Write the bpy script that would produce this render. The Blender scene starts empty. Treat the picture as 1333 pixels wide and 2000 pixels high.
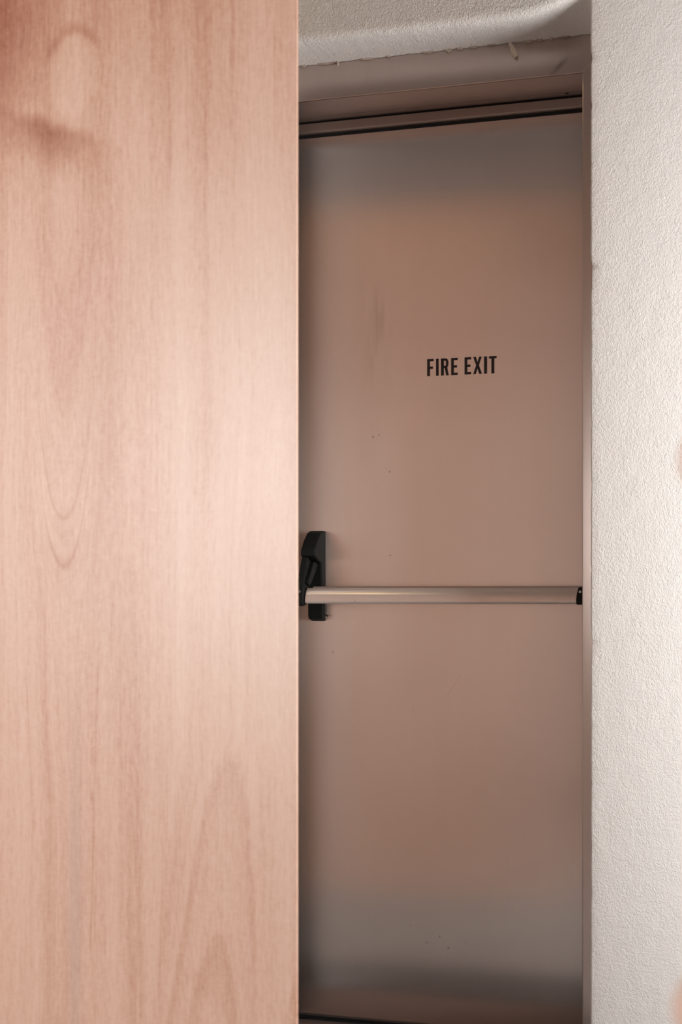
import bpy, bmesh, math, random
from mathutils import Vector, Matrix
random.seed(7)
C = bpy.context.scene.collection
S = bpy.context.scene
PI = math.pi
R = math.radians

# ------------------------------------------------------------ camera, world, lights, exposure
cam_d = bpy.data.cameras.new('camera'); cam = bpy.data.objects.new('camera', cam_d); C.objects.link(cam)
cam.location = (0, -2.89, 1.0)
cam.rotation_euler = (R(90), 0, R(16.5206))
cam_d.sensor_fit = 'VERTICAL'; cam_d.sensor_height = 36; cam_d.lens = 50.0
cam_d.shift_y = 0.08
cam_d.clip_start = 0.02
cam_d.dof.use_dof = True; cam_d.dof.focus_distance = 3.2; cam_d.dof.aperture_fstop = 6.3
S.camera = cam
S.view_settings.view_transform = 'Standard'
try: S.view_settings.look = 'None'
except Exception: pass
S.view_settings.gamma = 1; S.view_settings.use_curve_mapping = False
S.view_settings.exposure = 0.30

wd = bpy.data.worlds.new('sky'); S.world = wd; wd.use_nodes = True
wd.node_tree.nodes['Background'].inputs[0].default_value = (0.86, 0.93, 1.0, 1)
wd.node_tree.nodes['Background'].inputs[1].default_value = 1.0

def area(name, loc, direction, sx, sy, power, col):
    l = bpy.data.lights.new(name, 'AREA'); l.shape = 'RECTANGLE'; l.size = sx; l.size_y = sy
    l.energy = power; l.color = col
    o = bpy.data.objects.new(name, l); C.objects.link(o); o.location = loc
    o.rotation_euler = Vector(direction).to_track_quat('-Z', 'Y').to_euler()
    return o
# daylight through the window in the right side wall
area('daylight_back', (-1.70, -4.24, 1.36), (0, 1, 0), 1.2, .75, 61, (1.0, 0.98, 0.97))
area('daylight_side', (1.09, -.53, 1.18), (-1, 0, 0), .86, 1.0, 38, (1.0, 0.955, 0.92))
# small warm ceiling bulb in the space behind the plywood panel
pl = bpy.data.lights.new('warm_bulb', 'POINT'); pl.energy = 2.6; pl.color = (1.0, 0.72, 0.36); pl.shadow_soft_size = 0.035
po = bpy.data.objects.new('warm_bulb', pl); C.objects.link(po); po.location = (-1.37, -.62, 2.64)

# ------------------------------------------------------------ node helper
class V:
    def __init__(s, m, sock): s.m = m; s.s = sock
    def _b(s, o, op, rev=False):
        n = s.m.nt.nodes.new('ShaderNodeMath'); n.operation = op
        a, b = (o, s) if rev else (s, o)
        for i, q in enumerate((a, b)):
            if isinstance(q, V): s.m.nt.links.new(q.s, n.inputs[i])
            else: n.inputs[i].default_value = q
        return V(s.m, n.outputs[0])
    def __add__(s, o): return s._b(o, 'ADD')
    __radd__ = __add__
    def __sub__(s, o): return s._b(o, 'SUBTRACT')
    def __rsub__(s, o): return s._b(o, 'SUBTRACT', True)
    def __mul__(s, o): return s._b(o, 'MULTIPLY')
    __rmul__ = __mul__
    def __truediv__(s, o): return s._b(o, 'DIVIDE')
    def min(s, o): return s._b(o, 'MINIMUM')
    def max(s, o): return s._b(o, 'MAXIMUM')
    def pw(s, o): return s._b(o, 'POWER')
    def exp(s): return V(s.m, s._b(0, 'ADD').s)._b(0, 'EXPONENT')
    def abs(s): return s._b(0, 'ABSOLUTE')
    def step(s, a, b):                       # smoothstep between a and b
        n = s.m.nt.nodes.new('ShaderNodeMapRange'); n.interpolation_type = 'SMOOTHSTEP'
        s.m.nt.links.new(s.s, n.inputs[0]); n.inputs[1].default_value = a; n.inputs[2].default_value = b
        return V(s.m, n.outputs[0])
class M:
    def __init__(s, name, col=(.8, .8, .8), rough=.5, metal=0, spec=.5):
        s.mat = bpy.data.materials.new(name); s.mat.use_nodes = True; s.nt = s.mat.node_tree
        s.b = s.nt.nodes['Principled BSDF']
        s.set('Base Color', (*col, 1)); s.set('Roughness', rough); s.set('Metallic', metal); s.set('Specular IOR Level', spec)
        tc = s.nt.nodes.new('ShaderNodeTexCoord'); s.obj = tc.outputs['Object']
        sp = s.nt.nodes.new('ShaderNodeSeparateXYZ'); s.nt.links.new(s.obj, sp.inputs[0])
        s.x, s.y, s.z = (V(s, sp.outputs[i]) for i in range(3))
    def set(s, k, v):
        if isinstance(v, V): s.nt.links.new(v.s, s.b.inputs[k])
        elif isinstance(v, bpy.types.NodeSocket): s.nt.links.new(v, s.b.inputs[k])
        else: s.b.inputs[k].default_value = v
    def vec(s, x, y, z):
        n = s.nt.nodes.new('ShaderNodeCombineXYZ')
        for i, q in enumerate((x, y, z)):
            if isinstance(q, V): s.nt.links.new(q.s, n.inputs[i])
            else: n.inputs[i].default_value = q
        return n.outputs[0]
    def noise(s, vec, scale=1, detail=3, rough=.55, dist=0):
        n = s.nt.nodes.new('ShaderNodeTexNoise'); s.nt.links.new(vec, n.inputs['Vector'])
        n.inputs['Scale'].default_value = scale; n.inputs['Detail'].default_value = detail
        n.inputs['Roughness'].default_value = rough; n.inputs['Distortion'].default_value = dist
        return V(s, n.outputs[0])
    def ramp(s, v, stops):
        n = s.nt.nodes.new('ShaderNodeValToRGB'); s.nt.links.new(v.s, n.inputs[0])
        e = n.color_ramp.elements
        while len(e) < len(stops): e.new(.5)
        for q, (p, c) in zip(e, stops): q.position = p; q.color = (*c, 1)
        return n.outputs[0]
    def mix(s, f, a, b):
        n = s.nt.nodes.new('ShaderNodeMix'); n.data_type = 'RGBA'
        ins = [i for i in n.inputs if i.type == 'RGBA']; fo = n.inputs[0]
        if isinstance(f, V): s.nt.links.new(f.s, fo)
        else: fo.default_value = f
        for i, q in zip(ins, (a, b)):
            if isinstance(q, tuple): i.default_value = (*q, 1)
            else: s.nt.links.new(q, i)
        return [o for o in n.outputs if o.type == 'RGBA'][0]
    def bump(s, h, dist, strength=1):
        n = s.nt.nodes.new('ShaderNodeBump'); s.nt.links.new(h.s, n.inputs['Height'])
        n.inputs['Distance'].default_value = dist; n.inputs['Strength'].default_value = strength
        s.nt.links.new(n.outputs[0], s.b.inputs['Normal'])
    def gauss(s, x, z, cx, cz, wx, wz):      # soft oval mask
        a = (x - cx) / wx; b = (z - cz) / wz
        return ((a * a + b * b) * -1).exp()

# ------------------------------------------------------------ materials
def plaster(name, base, warm):
    m = M(name, base, .8, 0, .25)
    a = m.noise(m.obj, 7, 3)
    c = m.mix(a.step(.35, .7), base, warm)
    # a thin rub of dirt in broken spots
    d = m.noise(m.obj, 60, 2).step(.74, .8) * .12
    c = m.mix(d, c, (.30, .25, .20))
    m.set('Base Color', c)
    wv = m.vec(m.x * .9 + m.z * .45, m.y, m.z * .6 - m.x * .3)
    h = m.noise(wv, 430, 3, .55, .25) * .75 + m.noise(m.obj, 150, 2, .5, .2) * .6 + m.noise(m.obj, 22, 2) * .9
    h = h * (1 + (1 - m.x.step(-.42, -.335)) * m.z.step(2.0, 2.1) * 1.3)   # the lintel was rolled more coarsely
    m.bump(h, .0019, 1.0)
    return m.mat
mat_plaster = plaster('white_roller_plaster', (.745, .725, .705), (.735, .72, .70))
mat_rough = plaster('mortar_crumb', (.50, .42, .36), (.40, .33, .28))

def steel(name, base, rough, aniso, tangent, smudge=None, rv=.04):
    m = M(name, base, rough, 1.0)
    m.set('Anisotropic', aniso); m.set('Tangent', m.vec(*tangent))
    g = m.noise(m.obj, 5, 3)
    st = m.noise(m.vec(m.x * 60, m.y * 60, m.z * 2.5), 1, 3)
    c = m.mix(g.step(.3, .75), base, tuple(v * .97 for v in base))
    c = m.mix(st.step(.3, .8) * .12, c, tuple(v * .8 for v in base))
    if smudge: c = smudge(m, c)
    m.set('Base Color', c)
    if rv: m.set('Roughness', g * rv + (rough - rv / 2))
    return m.mat
def door_marks(m, c):
    sp = None
    for (x, z, r) in ((-.8683, 1.3642, .0018), (-.8545, 1.3687, .0013), (-.8286, 1.2830, .0016), (-.8270, 1.0895, .0013), (-.9657, .8635, .0016),
                      (-.74, .1995, .0014), (-.71, .215, .0014), (-.69, .19, .0017), (-.78, .235, .001), (-.65, .205, .001)):
        g = m.gauss(m.x, m.z, x, z, r, r * 1.2); sp = g if sp is None else sp + g
    c = m.mix(sp.min(1) * .75, c, (.06, .04, .035))
    # curved scratch and short scuffs
    for (x0, z0, x1, z1, w, k) in ((-.655, .828, -.70, .758, .0011, .35), (-.7735, .745, -.7735, .715, .0009, .3), (-.872, 1.395, -.872, 1.375, .0013, .25)):
        L = math.hypot(x1 - x0, z1 - z0); ux, uz = (x1 - x0) / L, (z1 - z0) / L
        t = (m.x - x0) * ux + (m.z - z0) * uz; d = (m.x - x0) * uz - (m.z - z0) * ux
        d = d + (t * (L - t)) * 1.2
        mk = ((d / w) * (d / w) * -1).exp() * t.step(0, L * .3) * (L - t).step(0, L * .3)
        c = m.mix(mk * k, c, (.80, .50, .33))
    # pale cleaning smears, tall and soft
    sm = m.gauss(m.x, m.z, -.86, 1.62, .035, .14) * m.noise(m.vec(m.x * 40, m.y, m.z * 6), 1, 3).step(.4, .75)
    c = m.mix(sm * .28, c, (.36, .27, .24))
    return c
mat_door = steel('brushed_steel_door', (.90, .835, .80), .27, .97, (1, 0, 0), door_marks, 0)
def frame_marks(m, c):
    t = (m.x + .418) * .72 + (m.z - 2.118) * .69; d = (m.x + .418) * -.69 + (m.z - 2.118) * .72
    mk = m.gauss(t, d, .004, 0, .024, .0055) * (m.noise(m.obj, 90, 2) + .4).min(1)
    c = m.mix(mk * .6, c, (.16, .11, .10))
    mk = m.gauss(m.x, m.z, -.398, 2.165, .03, .03)
    return m.mix(mk * .3, c, (.30, .23, .21))
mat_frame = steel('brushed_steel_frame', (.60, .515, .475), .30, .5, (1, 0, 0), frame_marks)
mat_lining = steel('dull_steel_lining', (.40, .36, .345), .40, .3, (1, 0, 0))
mat_bar = M('satin_aluminium_bar', (.84, .77, .73), .24, .35); mat_bar.set('Anisotropic', .1); mat_bar.set('Tangent', mat_bar.vec(1, 0, 0))
mat_bar.set('Specular IOR Level', .9)
mb_g = mat_bar.gauss(mat_bar.x, mat_bar.z, -.878, .9835, .0011, .0011).max(mat_bar.gauss(mat_bar.x, mat_bar.z, -.872, .979, .0011, .0008))
mat_bar.set('Base Color', mat_bar.mix(mb_g * .8, (.80, .72, .68), (.08, .06, .05)))
mat_bar = mat_bar.mat
m = M('black_powder_coat', (.010, .012, .012), .6, 0, .2); m.bump(m.noise(m.obj, 700, 2), .0004, .4); mat_black = m.mat
m = M('black_rubber_seal', (.008, .010, .012), .55, 0, .3); m.bump(m.noise(m.obj, 300, 2), .0004, .4); mat_seal = m.mat
m = M('black_vinyl_letters', (.016, .014, .018), .45, 0, .4); m.set('Roughness', m.noise(m.obj, 80, 2) * .2 + .35); mat_vinyl = m.mat
m = M('zinc_screw', (.62, .62, .64), .3, 1.0); m.set('Roughness', m.noise(m.obj, 400, 2) * .2 + .2); mat_zinc = m.mat
m = M('masking_tape', (.66, .50, .36), .7, 0, .3)
m.set('Base Color', m.mix(m.noise(m.obj, 260, 3).step(.35, .7), (.95, .92, .83), (.90, .82, .68))); mat_tape = m.mat
m = M('grey_concrete_floor', (.42, .37, .34), .45, 0, .4)
m.set('Base Color', m.mix(m.noise(m.obj, 5, 5).step(.3, .75), (.25, .242, .238), (.20, .19, .185))); m.bump(m.noise(m.obj, 60, 3), .001, .4); mat_conc = m.mat
m = M('brown_threshold', (.22, .14, .12), .4, 0, .4)
m.set('Base Color', m.mix(m.noise(m.obj, 30, 4).step(.3, .75), (.15, .105, .09), (.11, .075, .065))); mat_sill = m.mat
m = M('painted_floor_shade', (.09, .083, .08), .6, 0, .3)  # dark tone paints the shade on the floor near the wall
m.set('Base Color', m.mix(m.noise(m.obj, 25, 4).step(.3, .75), (.085, .078, .075), (.06, .055, .052))); mat_floor_shade = m.mat
m = M('dark_gap', (.015, .012, .012), .8); m.bump(m.noise(m.obj, 90, 2), .001, .3); mat_gap = m.mat
m = M('dark_ceiling', (.09, .065, .055), .85, 0, .2); m.bump(m.noise(m.obj, 80, 2), .001, .4); mat_ceil = m.mat
m = M('window_frame_paint', (.72, .70, .67), .5); m.bump(m.noise(m.obj, 60, 2), .0005, .3); mat_wf = m.mat

def plywood():
    # local frame of the panel: x = 0 at its right edge, negative to the left; z = height
    m = M('pink_okoume_plywood', (.7, .45, .35), .38, 0, .5)
    x, z = m.x, m.z
    px = lambda u: (u - 583) * 7.090e-4 - 8.0e-8 * (u - 583) ** 2           # photo column -> metres on the board
    pz = lambda v, u=220: 1 - (v - 1160) * (6.78e-4 - 7.45e-8 * (u - 583))
    # gentle waviness of the grain
    w1 = m.noise(m.vec(x * 3.0, 0, z * 1.1), 1, 3) - .5
    w2 = m.noise(m.vec(x * 10, 3, z * 3.2), 1, 2) - .5
    xw = x + w1 * .05 + w2 * .007
    # nested U figure on the left
    cx, cz = px(128), pz(1105)
    dx = x - cx + w2 * .012; dz = z - cz + w2 * .03
    U = dz - dx * dx * 75 - (dx.abs() * dx.abs() * dx.abs()) * 500
    mU = (1 - (dx.abs()).step(.035, .085)) * dz.step(-.10, .03) * (1 - dz.step(.30, .62))
    # nested arch figure low on the right
    ax, az = px(455), pz(1440)
    ex = x - ax + (az - z) * .075 + w2 * .012; ez = az - z + w2 * .03
    A = ez - ex * ex * 85
    sk = (1 - ((ex + .012).abs()).step(.05, .10))
    mA = sk * ez.step(-.03, .10)
    straight = xw * 2.2
    def figure(P, sd):
        n1 = m.noise(m.vec(P * 9, sd, z * .35), 1, 3, .6)       # broad figure
        n2 = m.noise(m.vec(P * 44, sd + 5, z * 1.1), 1, 4, .7)  # growth lines
        return (n1 - .5) * 1.05 + (n2 - .5) * .60
    tone = figure(straight, 0) * (1 - mU) * (1 - mA) + figure(U * .50, 3) * mU * .9 + figure(A * .36, 7) * mA * .9
    n2 = w2 + .5
    n3 = m.noise(m.vec(xw * 330, 0, z * 24), 1, 3, .6)          # hair-fine pores
    n4 = m.noise(m.vec(xw * 210, 9, z * 55), 1, 3, .6)         # short flecks
    rip = m.noise(m.vec(x * 95, 2, z * 210 + w2 * 20), 1, 2)   # cross ripple
    # the pink brown stripe down the middle, pale sapwood to its right
    band = m.gauss(x + w1 * .05, z, px(225), pz(850), .045, .42) * .32
    pale = (x + w1 * .04).step(px(290), px(345)) * (1 - (z).step(pz(460), pz(250))) * z.step(pz(1750), pz(1350)) * .20
    tone = tone + band - pale
    # red heart patch with the pale knot bulge above it
    kx = x + w2 * .02; kz = z + w2 * .03
    hz = kz - pz(212) + (kx - px(85)) * .45 + w2 * .05
    heart = (1 - hz.step(-.012, .012)) * m.gauss(kx + (kz - pz(240)) * .5, kz, px(108), pz(238), .050, .052) * 1.6
    arcs = m.noise(m.vec(((kx - px(105)) * (kx - px(105)) * 9 + (kz - pz(330))) * 60, 3, 1), 1, 3, .6)
    heart = heart * (arcs * .7 + .65) + m.gauss(kx, kz, px(20), pz(210), .03, .10) * .35
    ringd = ((kx - px(146)) / .040) * ((kx - px(146)) / .040) + ((kz - pz(138)) / .060) * ((kz - pz(138)) / .060) + w1 * 1.2
    bulb = (1 - ringd.step(.7, 1.1))
    ring = m.gauss(ringd, ringd * 0, 1.10, 0, .34, 1) * kz.step(pz(120), pz(75)) * (1 - x.step(px(150), px(210)) * .5) * .36
    corner = m.gauss(x, z, px(0), pz(10), .070, .13) * .75
    top = m.gauss(x, z, px(230), pz(-60), .22, .16) * .40
    tone = tone + heart * .55 + ring + corner + top - bulb * .18 * (1 - corner.min(1))
    # dark hair lines (x, y0, y1, lean, strength) in photo pixels
    def line(u, v0, v1, lean, k, w=.0011):
        c = (x - px(u) - (z - pz((v0 + v1) / 2)) * lean + w2 * .006)
        return ((c / w) * (c / w) * -1).exp() * z.step(pz(v1), pz(v1 - 90)) * (1 - z.step(pz(v0 + 90), pz(v0))) * k
    for q in ((186, 1250, 1900, .03, .30), (222, 1050, 1300, .08, .22), (170, 900, 1300, .12, .16), (60, 1280, 1700, -.05, .18), (35, 1050, 1500, -.02, .16),
              (335, 180, 420, .0, .20), (155, 330, 640, -.02, .20), (270, 1350, 1990, .02, .12), (540, 60, 330, .0, .22), (86, 340, 520, 0, .2), (318, 1500, 1950, .03, .16)):
        tone = tone + line(*q)
    # the U figure's two strong dark crescents
    for off, k in ((0.0, .42), (.068, .30), (.19, .12), (-.05, .12)):
        c = (U - off) / .0045
        tone = tone + ((c * c) * -1).exp() * mU * dz.step(-.1, 0) * (1 - dz.step(off + .02, off + .26)) * k
    tone = tone + m.gauss(dx, dz, 0, .015, .030, .045) * .22 + m.gauss(dx, dz, 0, .22, .035, .16) * .14 - m.gauss(dx, dz, 0, .10, .03, .03) * .10
    # outlines of the arch figure
    for off, k in ((0.0, .16), (.03, .12), (.26, .16)):
        c = (A - off).step(-.004, .004) * (1 - (A - off).step(.02, .13))
        tone = tone + c * sk * ez.step(-.01, .04) * k
    # low right corner, a darker wedge; a faint joint line across
    wdg = (x - px(583) + (z - pz(1840)) * -.23).step(0, .006) * (1 - z.step(pz(1900), pz(1840)))
    tone = tone + wdg * .22
    j = (z - pz(1003)) / .0008
    tone = tone + ((j * j) * -1).exp() * x.step(px(225), px(260)) * (1 - x.step(px(380), px(520))) * .16
    n5 = m.noise(m.vec(xw * 120, 4, z * 5.5), 1, 4, .65)        # long soft streaks
    tone = tone + (n3 - .5) * .56 + (n4 - .5) * .75 + (rip - .5) * .40 + (n5 - .5) * .45
    t = (tone * .5 + .42).max(0).min(1)
    c = m.ramp(t, [(0, PLY[0]), (.38, PLY[1]), (.66, PLY[2]), (1, PLY[3])])
    # dark pores
    c = m.mix(n3.step(.66, .80) * n4.step(.45, .7) * .22, c, PLY[3])
    # bluish grey stain streaks
    c = m.mix(m.gauss(x, z, px(148), pz(1800), .010, .22) * .22, c, (.34, .27, .30))
    m.set('Base Color', c)
    m.set('Roughness', n2 * .08 + .36)
    m.set('Coat Weight', .45); m.set('Coat Roughness', .42)
    m.bump(n3 * .6 + n4 * .6 + rip * .3, .0003, .5)
    return m.mat
PLY = [(.80, .57, .45), (.69, .43, .315), (.54, .265, .17), (.33, .105, .05)]
mat_ply = plywood()

# ------------------------------------------------------------ geometry helpers
def link(name, bm, mat, parent=None, smooth=False, kind=None, label=None, cat=None):
    me = bpy.data.meshes.new(name); bmesh.ops.recalc_face_normals(bm, faces=bm.faces[:]); bm.to_mesh(me); bm.free()
    me.materials.append(mat)
    if smooth:
        for p in me.polygons: p.use_smooth = True
    o = bpy.data.objects.new(name, me); C.objects.link(o)
    if parent: o.parent = parent
    if kind: o['kind'] = kind
    if label: o['label'] = label
    if cat: o['category'] = cat
    return o
def box(bm, x0, x1, y0, y1, z0, z1, bev=0):
    b2 = bmesh.new()
    vs = [b2.verts.new((x, y, z)) for x in (x0, x1) for y in (y0, y1) for z in (z0, z1)]
    for f in ((0, 1, 3, 2), (4, 6, 7, 5), (0, 4, 5, 1), (2, 3, 7, 6), (0, 2, 6, 4), (1, 5, 7, 3)): b2.faces.new([vs[i] for i in f])
    bmesh.ops.recalc_face_normals(b2, faces=b2.faces[:])
    if bev: bmesh.ops.bevel(b2, geom=b2.edges[:], offset=bev, segments=2, profile=.5, affect='EDGES')
    t = bpy.data.meshes.new('tmp'); b2.to_mesh(t); b2.free(); bm.from_mesh(t); bpy.data.meshes.remove(t)
    return bm
def prism(bm, pts, axis, a, b, bev=0):
    """closed outline pts extruded along axis from a to b; pts are (p, q) in the two other axes in x,y,z order"""
    def mk(p, t):
        if axis == 'x': return (t, p[0], p[1])
        if axis == 'y': return (p[0], t, p[1])
        return (p[0], p[1], t)
    b2 = bmesh.new()
    A = [b2.verts.new(mk(p, a)) for p in pts]; B = [b2.verts.new(mk(p, b)) for p in pts]
    b2.faces.new(A); b2.faces.new(B[::-1]); n = len(pts)
    for i in range(n): b2.faces.new((A[i], B[i], B[(i + 1) % n], A[(i + 1) % n]))
    bmesh.ops.recalc_face_normals(b2, faces=b2.faces[:])
    if bev: bmesh.ops.bevel(b2, geom=b2.edges[:], offset=bev, segments=2, profile=.5, affect='EDGES')
    t = bpy.data.meshes.new('tmp'); b2.to_mesh(t); b2.free(); bm.from_mesh(t); bpy.data.meshes.remove(t)
    return bm
def arc(cx, cy, r, a0, a1, n=6): return [(cx + r * math.cos(R(a0 + (a1 - a0) * i / n)), cy + r * math.sin(R(a0 + (a1 - a0) * i / n))) for i in range(n + 1)]

# ------------------------------------------------------------ the room
RX0, RX1, RY0, RZ1 = -3.2, 1.05, -4.2, 2.7
OXL, OXR, OZ = -1.100, -0.332, 2.178         # clear opening in the plaster
# --- front wall with its rough, rounded opening
def fnoise(t, seed):
    return sum(math.sin(t * f + seed * p) * a for f, p, a in ((61, 1.7, .5), (143, 2.9, .35), (331, 4.1, .3), (727, .7, .22), (1490, 3.3, .16)))
def a_of(t): return t
def wall_front():
    path = []                                # (x, z, outward x, outward z, side)
    z = 0.0
    while z < OZ - .012: path.append((OXR, z, 1, 0, 'r', z)); z += .004
    cr = .012                                 # softened corner where lintel meets jamb
    for k in range(14):
        a = R(90 * (k + .5) / 14)
        path.append((OXR - cr + cr * math.cos(a) + 0, OZ - cr + cr * math.sin(a) + 0, math.cos(a), math.sin(a), 'c', a))
    x = OXR - cr - .003
    while x > OXL + .05: path.append((x, OZ, 0, 1, 't', x)); x -= .004
    path.append((OXL + .015, OZ - .015, -.7071, .7071, 'l', 0))
    z = OZ - .05
    while z > 0: path.append((OXL, z, -1, 0, 'l', z)); z -= .02
    path.append((OXL, 0, -1, 0, 'l', 0))
    chips = [(1.66, .012, .0040), (1.63, .018, .0035), (2.075, .010, .003), (1.985, .008, .003), (1.34, .008, .002), (.905, .010, .0032), (.885, .012, .0025), (.62, .006, .002),
             (1.22, .02, .001), (1.05, .006, .002), (.49, .008, .0014), (.40, .012, .0016), (1.50, .006, .0015)]
    rows = []
    n = len(path)
    for i, (x, z, ox, oz, side, t) in enumerate(path):
        j = fnoise(t, 1.3) * .0005 + random.uniform(-.0003, .0003)
        if side == 'r':
            j += fnoise(t * .12, 2.2) * .0004
            for (cz, cw, ch) in chips: j += ch * math.exp(-((z - cz) / cw) ** 2)
            rad = .0035
        elif side == 'c': rad = .0035 + .012 * math.sin(a_of(t)) ** 4
        elif side == 't': rad = .0155 - .012 * 0; j *= .5
        else: rad = .004
        j *= 1.0
        # lintel rounding flares up towards the right corner
        flare = 0
        # the plaster edge in front sweeps up towards the right corner
        if side == 'r': lift = .036 * min(1, max(0, (z - 2.02) / .146)) ** 2
        else: lift = .036 * math.exp(-((x - OXR) / .085) ** 2)
        row = []
        far = 50.0
        for (lim, o) in ((RX1 - x, ox), (RX0 - x, ox)):
            if o * lim > 0 and abs(o) > 1e-6: far = min(far, lim / o)
        for (lim, o) in ((RZ1 - z, oz),):
            if o * lim > 0 and abs(o) > 1e-6: far = min(far, lim / o)
        zz = lambda d: (x + ox * d, z + oz * d)
        for d in (far, .4, .15, .06, .030, .0215):
            px_, pz_ = zz(d); row.append((px_, 0.0, pz_))
        wr, dr = rad + flare, rad
        for k in range(6):                    # the rounded nosing
            a = R(90 * k / 5)
            d = wr - wr * math.sin(a) + j * (k / 5) + 0.0
            px_, pz_ = zz(d + (.0 if k else 0)); row.append((px_, dr * (1 - math.cos(a)), pz_))
        for dep, sh in ((.05, .2), (.10, .3), (.132, .5)):
            jj = j * .7 + random.uniform(-.0002, .0002)
            px_, pz_ = zz(jj + (.004 * dep / .132 if side in 'tc' else .0)); row.append((px_, dep, pz_))
        # ragged bottom edge against the steel
        jj = (fnoise(t * .8, 4.0) * .0009 + random.uniform(-.0006, .0006)) if side in 'tc' else 0
        px_, pz_ = zz(.004 + jj if side in 'tc' else 0); row.append((px_, .1385, pz_))
        if side != 'l': row = [(p[0], p[1], p[2] + (lift * (1 - min(1, p[1] / .13)) if k_ else 0)) for k_, p in enumerate(row)]
        rows.append(row)
    bm = bmesh.new()
    V_ = [[bm.verts.new(p) for p in r] for r in rows]
    for i in range(n - 1):
        for k in range(len(rows[0]) - 1): bm.faces.new((V_[i][k], V_[i + 1][k], V_[i + 1][k + 1], V_[i][k + 1]))
    # fill the outer upper corners behind the fans
    for (xa, xb) in ((OXR, RX1), (RX0, OXL)):
        box(bm, xa, xb, .002, .14, OZ + .07, RZ1)
    box(bm, OXR + .02, RX1, .10, .30, 0, RZ1); box(bm, RX0, OXL - .02, .10, .30, 0, RZ1); box(bm, OXL - .02, OXR + .02, .20, .30, OZ + .03, RZ1)
    o = link('wall_front', bm, mat_plaster, smooth=True, kind='structure', label='white textured plaster wall around the fire exit doorway', cat='wall')
    return o
wall_front()
# crumbs of mortar along the lintel's lower edge
bm = bmesh.new()
for (x, w, h) in ((-.985, .012, .004), (-.93, .05, .0025), (-.905, .004, .009), (-.84, .03, .0035), (-.79, .012, .002), (-.70, .03, .003), (-.655, .016, .006), (-.63, .014, .004), (-.60, .02, .003),
                  (-.48, .020, .006), (-.455, .016, .004), (-.43, .01, .005), (-.40, .02, .002), (-.56, .02, .002)):
    k = 9; pts = []
    for i in range(k + 1): pts.append((x - w / 2 + w * i / k, OZ + .006 - h * math.sin(PI * i / k) * random.uniform(.6, 1.2) - .002))
    pts += [(x + w / 2, OZ + .011), (x - w / 2, OZ + .011)]
    prism(bm, pts, 'y', .1325, .1398)
crumbs = link('mortar_edge', bm, mat_rough, parent=bpy.data.objects['wall_front'])
crumbs['label'] = 'grey brown mortar crumbs along the lower plaster edge'

def struct(name, boxes, mat, label, cat):
    bm = bmesh.new()
    for b in boxes: box(bm, *b)
    return link(name, bm, mat, kind='structure', label=label, cat=cat)
struct('floor', [(RX0 - .1, RX1 + .1, RY0 - .1, .008, -.1, 0)], mat_conc, 'smooth grey concrete floor in front of the fire exit', 'floor')
struct('trim_1', [(RX0 - .1, RX1 + .1, -.0, .034, -.1, -.03)], mat_gap, 'narrow dark joint between concrete floor and threshold', 'floor joint')
struct('shade_strip', [(RX0 - .1, RX1 + .1, -.24, -.0005, -.05, .0008)], mat_floor_shade, 'added dark grey strip painting the shade on the floor along the foot of the wall', 'painted shade')  # added strip, its colour stands in for shaded concrete by the door
struct('trim_2', [(OXL, OXR, .034, .42, -.1, -.001)], mat_sill, 'brown threshold at the foot of the fire exit', 'threshold')
struct('ceiling', [(RX0 - .1, RX1 + .1, RY0 - .1, .30, RZ1, RZ1 + .1)], mat_ceil, 'plain dark brown ceiling', 'ceiling')
struct('wall_left', [(RX0 - .1, RX0, RY0 - .1, .1, 0, RZ1)], mat_plaster, 'plain plaster wall left of the plywood panel', 'wall')
struct('wall_back', [(RX0, -2.30, RY0 - .1, RY0, 0, RZ1), (-1.10, RX1, RY0 - .1, RY0, 0, RZ1), (-2.30, -1.10, RY0 - .1, RY0, 0, .97), (-2.30, -1.10, RY0 - .1, RY0, 1.75, RZ1)], mat_plaster, 'plaster wall with a window behind the camera', 'wall')
WY0, WY1, WZ0, WZ1 = -.97, -.09, .66, 1.70
struct('wall_right', [(RX1, RX1 + .1, RY0 - .1, WY0, 0, RZ1), (RX1, RX1 + .1, WY1, .1, 0, RZ1), (RX1, RX1 + .1, WY0, WY1, 0, WZ0), (RX1, RX1 + .1, WY0, WY1, WZ1, RZ1)], mat_plaster, 'plaster side wall with a window opening', 'wall')
struct('window_2', [(-2.32, -1.08, RY0 - .1, RY0 - .06, z, z + .04) for z in (.95, 1.73)] + [(x, x + .04, RY0 - .1, RY0 - .05, .97, 1.75) for x in (-2.32, -1.12)], mat_wf, 'white framed window in the wall behind the camera', 'window')
struct('window_1', [(RX1 + .06, RX1 + .1, WY0, WY1, WZ0 - .02, WZ0 + .02), (RX1 + .06, RX1 + .1, WY0, WY1, WZ1 - .02, WZ1 + .02)] + [(RX1 + .05, RX1 + .1, y, y + .04, WZ0, WZ1) for y in (WY0 - .02, WY1 - .02)], mat_wf, 'wide white framed window in the side wall', 'window')

# ------------------------------------------------------------ the fire exit
door = bpy.data.objects.new('door_1', None); C.objects.link(door)
door['kind'] = 'structure'; door['label'] = 'brushed steel fire exit door with a horizontal push bar'; door['category'] = 'door'
FL, FR, FZ = -1.064, -0.366, 2.103           # inner edges of the steel frame
DY = 0.30
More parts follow.
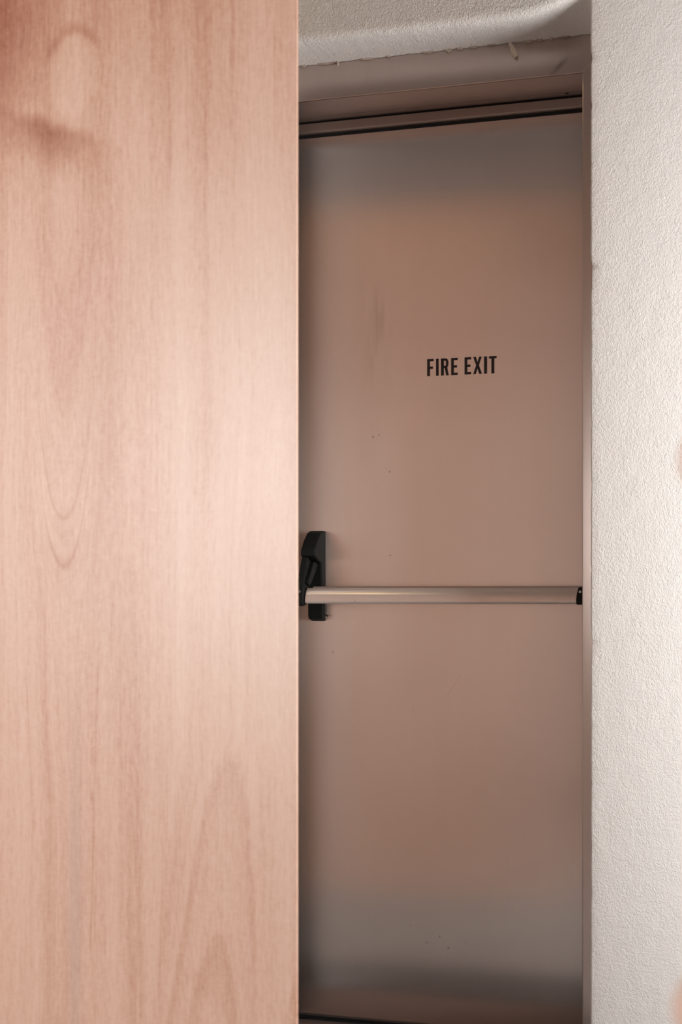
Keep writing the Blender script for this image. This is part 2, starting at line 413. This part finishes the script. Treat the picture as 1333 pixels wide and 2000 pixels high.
# frame: header face and lining, two jambs mitred at the corners, stop strip
bm = bmesh.new()
def frame_piece(pts):
    prism(bm, pts, 'y', .1400, .1445, .0014)
O = .085
frame_piece([(FL, FZ), (FR, FZ), (FR + O, FZ + O), (FL - O, FZ + O)])
frame_piece([(FR + .0004, 0), (FR + O, 0), (FR + O, FZ + O - .0004), (FR + .0004, FZ)])
frame_piece([(FL - .0004, 0), (FL - O, 0), (FL - O, FZ + O - .0004), (FL - .0004, FZ)])
fr = link('door_frame', bm, mat_frame, parent=door)
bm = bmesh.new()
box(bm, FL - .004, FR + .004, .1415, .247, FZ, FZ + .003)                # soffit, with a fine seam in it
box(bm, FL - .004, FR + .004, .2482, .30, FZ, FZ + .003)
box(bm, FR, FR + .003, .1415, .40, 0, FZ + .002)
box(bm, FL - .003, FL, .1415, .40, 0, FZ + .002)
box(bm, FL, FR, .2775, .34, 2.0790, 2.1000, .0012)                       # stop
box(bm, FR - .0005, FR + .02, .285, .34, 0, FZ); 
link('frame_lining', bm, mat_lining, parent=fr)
bm = bmesh.new()
box(bm, FL, FR, .284, .36, 2.1000, FZ)                                   # shadow joint over the stop
box(bm, FL, FR, .299, .335, 2.0728, 2.0800, .001)                        # top seal
box(bm, FL, FR, .292, .34, .0025, .0105, .001)                           # bottom sweep
box(bm, FL, FL + .010, .296, .34, .0, 2.079)
link('rubber_seal', bm, mat_seal, parent=fr)
bm = bmesh.new(); prism(bm, [(-.4135 + .004 * math.cos(R(a)), 2.1025) [0:1] + (.255 + .0022 * math.sin(R(a)),) for a in range(0, 360, 30)], 'z', 2.1020, 2.1032)
link('screw_hole', bm, mat_seal, parent=fr)

# leaf
bm = bmesh.new(); box(bm, FL + .006, FR - .001, DY, DY + .045, .008, 2.0735, .0012)
leaf = link('door_leaf', bm, mat_door, parent=door)
# lettering FIRE EXIT, 39 mm high condensed capitals
bm = bmesh.new()
TH = .0392; LZ = 1.5002
def stroke(pts): prism(bm, [(x, z) for x, z in pts], 'y', DY - .0007, DY + .0002)
def rect(x0, x1, z0, z1): stroke([(x0, LZ + z0 * TH), (x1, LZ + z0 * TH), (x1, LZ + z1 * TH), (x0, LZ + z1 * TH)])
T0 = -.7394; k = (-.5782 + .7394) / 915.0     # letter widths measured in one run of 915 units
X = lambda u: T0 + (u - 232) * k
sw = 37; hb = .135
def letter_E(a, w):
    rect(X(a), X(a + sw), 0, 1); rect(X(a + sw), X(a + w), 0, hb); rect(X(a + sw), X(a + w), 1 - hb, 1); rect(X(a + sw), X(a + w - 11), .435, .435 + hb)
rect(X(232), X(232 + sw), 0, 1); rect(X(265), X(318), 1 - hb, 1); rect(X(265), X(309), .42, .42 + hb)       # F
rect(X(349), X(349 + sw), 0, 1)                                                                              # I
rect(X(417), X(417 + sw), 0, 1)                                                                              # R
def ring_part(xi, xo):
    n = 8; z0, z1 = .43, 1.0; ro = (z1 - z0) / 2
    outer = []; inner = []
    for i in range(n + 1):
        a = R(-90 + 180 * i / n)
        ca = math.copysign(abs(math.cos(a)) ** .6, math.cos(a)) if abs(math.cos(a)) > 1e-9 else 0
        outer.append((X(470 + 45 * ca), LZ + TH * (z0 + ro + ro * math.sin(a))))
        inner.append((X(466 + 17 * ca), LZ + TH * (z0 + ro + (ro - hb) * math.sin(a))))
    for i in range(n): stroke([outer[i], outer[i + 1], inner[i + 1], inner[i]])
    rect(X(449), X(470), z0, z0 + hb); rect(X(449), X(470), z1 - hb, z1)
    zq = lambda q: LZ + TH * q
    stroke([(X(466), zq(.45)), (X(498), zq(.48)), (X(520), zq(0)), (X(485), zq(0))])
ring_part(0, 0)
letter_E(550, 88); letter_E(728, 88)
def q_(a, b): return (X(a), LZ + TH * b)
stroke([q_(842, 1), q_(878, 1), q_(899, .68), q_(919, 1), q_(954, 1), q_(917, .51), q_(956, 0), q_(920, 0), q_(898, .33), q_(877, 0), q_(841, 0), q_(880, .51)])   # X
rect(X(985), X(985 + sw), 0, 1)
rect(X(1047), X(1147), 1 - hb, 1); rect(X(1080), X(1080 + sw), 0, 1 - hb)
letters = link('lettering', bm, mat_vinyl, parent=leaf); letters['label'] = 'black capital letters reading FIRE EXIT'

# push bar: D shaped tube 9 cm off the leaf
BZ = .9965
def bar_profile(s=1.0, cut=0):
    # (y, z) outline: flat towards the door, bulging towards the room, a little fuller below
    raw = [(.206, -.0165), (.206, .0165), (.2035, .0172), (.2005, .0165), (.1975, .0148), (.1935, .0115), (.1900, .0070), (.1868, .0020),
           (.1845, -.0035), (.1830, -.0090), (.1828, -.0130), (.1840, -.0158), (.1862, -.0175), (.1890, -.0185), (.1950, -.0186)]
    cv = raw[1:]; fine = [raw[0], raw[1]]
    for i in range(len(cv) - 1):                  # smooth the curve between the measured points
        p0, p1, p2, p3 = cv[max(i - 1, 0)], cv[i], cv[i + 1], cv[min(i + 2, len(cv) - 1)]
        for q in (1, 2, 3, 4):
            t = q / 4
            fine.append(tuple(.5 * (2 * p1[k] + (p2[k] - p0[k]) * t + (2 * p0[k] - 5 * p1[k] + 4 * p2[k] - p3[k]) * t * t + (3 * p1[k] - p0[k] - 3 * p2[k] + p3[k]) * t ** 3) for k in (0, 1)))
    pts = [(.195 + (y - .195) * s, BZ + z * s) for y, z in fine]
    return pts
def bar_mesh(x0, x1, s, slope0=0, slope1=0):
    """tube whose ends are cut aslant: the room side reaches further out than the door side"""
    b2 = bmesh.new(); P = bar_profile(s)
    A = [b2.verts.new((x0 - (.206 - y) * slope0, y, z)) for y, z in P]; B = [b2.verts.new((x1 - (.206 - y) * slope1, y, z)) for y, z in P]
    b2.faces.new([b2.verts.new(v.co) for v in A]); b2.faces.new([b2.verts.new(v.co) for v in B[::-1]]); n = len(P)
    for i in range(n):
        f = b2.faces.new((A[i], B[i], B[(i + 1) % n], A[(i + 1) % n])); f.smooth = 2 <= i < n - 1
    return b2
bar = link('panic_bar', bar_mesh(-.9985, -.3815, 1.0), mat_bar, parent=door)
bar['label'] = 'satin silver push bar'
bm = bmesh.new(); box(bm, -.985, -.375, .2052, .2125, BZ - .012, BZ + .0205, .001)        # backing rail seen as a thin dark edge
link('bar_rail', bm, mat_lining, parent=bar)
for (x0, x1, sl) in ((-1.0165, -.9965, 0), (-.3795, -.3700, .2)):
    b2 = bar_mesh(x0, x1, 1.06, sl, 0); e = link('end_cap', b2, mat_black, parent=bar, smooth=False)
# pivot housing on the leaf (left)
def housing(xa, xb):
    bm = bmesh.new()
    prof = [(DY, .9355), (.270, .9415), (.267, .95), (.267, 1.070), (.235, 1.079), (.212, 1.0875), (.214, 1.102), (.238, 1.126), (.260, 1.142), (.28, 1.1475), (DY, 1.1475)]
    prism(bm, prof, 'x', xa, xb, .0035)
    return bm
hs = link('pivot_housing', housing(-1.0175, -.983), mat_black, parent=bar)
# lever arm: from housing head down and out to the bar end
bm = bmesh.new()
prism(bm, [(.272, 1.068), (.235, 1.077), (.213, 1.085), (.190, 1.045), (.174, 1.005), (.177, .978), (.186, .972), (.202, .974), (.206, 1.000), (.225, 1.030), (.268, 1.055)], 'x', -1.0145, -.9995, .0025)
prism(bm, [(.268, 1.070), (.235, 1.075), (.190, 1.025), (.207, 1.018), (.258, 1.058)], 'x', -1.000, -.9915, .002)
link('lever_arm', bm, mat_black, parent=bar)
# second pivot arm behind the right end, hidden by the jamb
# right-hand pivot block, mostly behind the jamb
bm = bmesh.new(); prism(bm, [(.20, .98), (.20, 1.012), (DY, 1.012), (DY, .98)], 'x', -.379, -.3700, .001)
link('pivot_bracket', bm, mat_black, parent=bar)
def screw(x, y, z, nx, r=.0034):
    bm = bmesh.new()
    pts = [(y + r * math.cos(R(a)), z + r * math.sin(R(a))) for a in range(0, 360, 24)]
    pin = [(y + r * .5 * math.cos(R(a)), z + r * .5 * math.sin(R(a))) for a in range(0, 360, 24)]
    n = len(pts); A = [bm.verts.new((x, *p)) for p in pts]; B = [bm.verts.new((x + nx * .0012, *p)) for p in pts]; Ci = [bm.verts.new((x + nx * .0012, *p)) for p in pin]; D = [bm.verts.new((x, *p)) for p in pin]
    for i in range(n):
        j = (i + 1) % n
        bm.faces.new((A[i], A[j], B[j], B[i])); bm.faces.new((B[i], B[j], Ci[j], Ci[i])); bm.faces.new((Ci[i], Ci[j], D[j], D[i]))
    return bm
def screw_front(x, y, z, r=.0026):
    bm = screw(0, 0, 0, -1, r)
    for v in bm.verts: v.co = Vector((x + v.co.y, y + v.co.x, z + v.co.z))
    return bm
link('screw', screw_front(-1.0065, .1735, 1.0055), mat_zinc, parent=bar)
link('screw', screw_front(-.3755, .1795, 1.0045), mat_zinc, parent=bar)
# thin wire sticking out by the housing
bm = bmesh.new()
prism(bm, [(-.9775, .975), (-.9768, .975), (-.9768, .9545), (-.9775, .9545)], 'y', .286, .2868)
prism(bm, [(-.9805, .9515), (-.979, .9535), (-.9735, .9485), (-.9745, .9460)], 'y', .285, .287)
link('cable_end', bm, mat_black, parent=hs if False else bar)

# ------------------------------------------------------------ scrap of tape hanging from the lintel
bm = bmesh.new()
P = [(-.5215, 2.1845), (-.5185, 2.1780), (-.5145, 2.1700), (-.5105, 2.1600), (-.5065, 2.1500)]
wd_ = [.0026, .0036, .0046, .0058, .0046]
L = []; Rr = []
for i, ((x, z), w_) in enumerate(zip(P, wd_)):
    y = .1375 - .0015 * i
    L.append(bm.verts.new((x - w_, y, z))); Rr.append(bm.verts.new((x + w_, y - .0008, z + .0006)))
tip = bm.verts.new((-.5085, .129, 2.1455))
for i in range(len(P) - 1): bm.faces.new((L[i], Rr[i], Rr[i + 1], L[i + 1]))
bm.faces.new((L[-1], Rr[-1], tip))
r_ = bmesh.ops.solidify(bm, geom=bm.faces[:], thickness=.0006)
link('tape_scrap', bm, mat_tape, label='small torn sliver of tan masking tape hanging from the plaster lintel', cat='tape')

# ------------------------------------------------------------ plywood panel in front, left
PY, PXR, PT = -1.10, -.5920, .006
bm = bmesh.new(); box(bm, -1.30, 0, 0, PT, .001, 2.30, .0008)
pn = link('plywood_panel', bm, mat_ply, label='tall pinkish plywood panel standing on the left, partly covering the fire exit', cat='panel')
pn.location = (PXR, PY, 0); pn.rotation_euler = (0, 0, R(.5))

# ------------------------------------------------------------ turned post, only its knobs reach into the frame on the right
m = M('brown_turned_wood', (.46, .27, .20), .5)
m.set('Base Color', m.mix(m.noise(m.vec(m.x * 60, m.y * 60, m.z * 6), 1, 3).step(.3, .7), (.62, .42, .34), (.52, .33, .26))); mat_post = m.mat
post = bpy.data.objects.new('turned_post', None); C.objects.link(post); post.location = (-.0156, -2.373, 0)
post['label'] = 'slim turned brown wooden post just inside the right edge, out of focus, with round knobs'; post['category'] = 'post'
def lathe(name, prof, parent, n=28):
    bm = bmesh.new(); rows = []
    for r, z in prof: rows.append([bm.verts.new((r * math.cos(2 * PI * k / n), r * math.sin(2 * PI * k / n), z)) for k in range(n)])
    for a, b in zip(rows, rows[1:]):
        for k in range(n): bm.faces.new((a[k], a[(k + 1) % n], b[(k + 1) % n], b[k]))
    bm.faces.new(rows[0][::-1]); bm.faces.new(rows[-1])
    return link(name, bm, mat_post, parent=parent, smooth=True)
lathe('shaft', [(.0065, .02), (.006, .70), (.006, .90), (.0055, 1.04)], post)
def knob(cz, r, h): return [(max(.004, r * math.sin(PI * k / 12) ** .8), cz - h * math.cos(PI * k / 12)) for k in range(13)]
lathe('knob', knob(1.047, .0126, .012), post)
lathe('knob', knob(.853, .0150, .014), post)
lathe('foot', [(.09, 0), (.09, .008), (.07, .018), (.02, .024), (.0085, .03)], post)
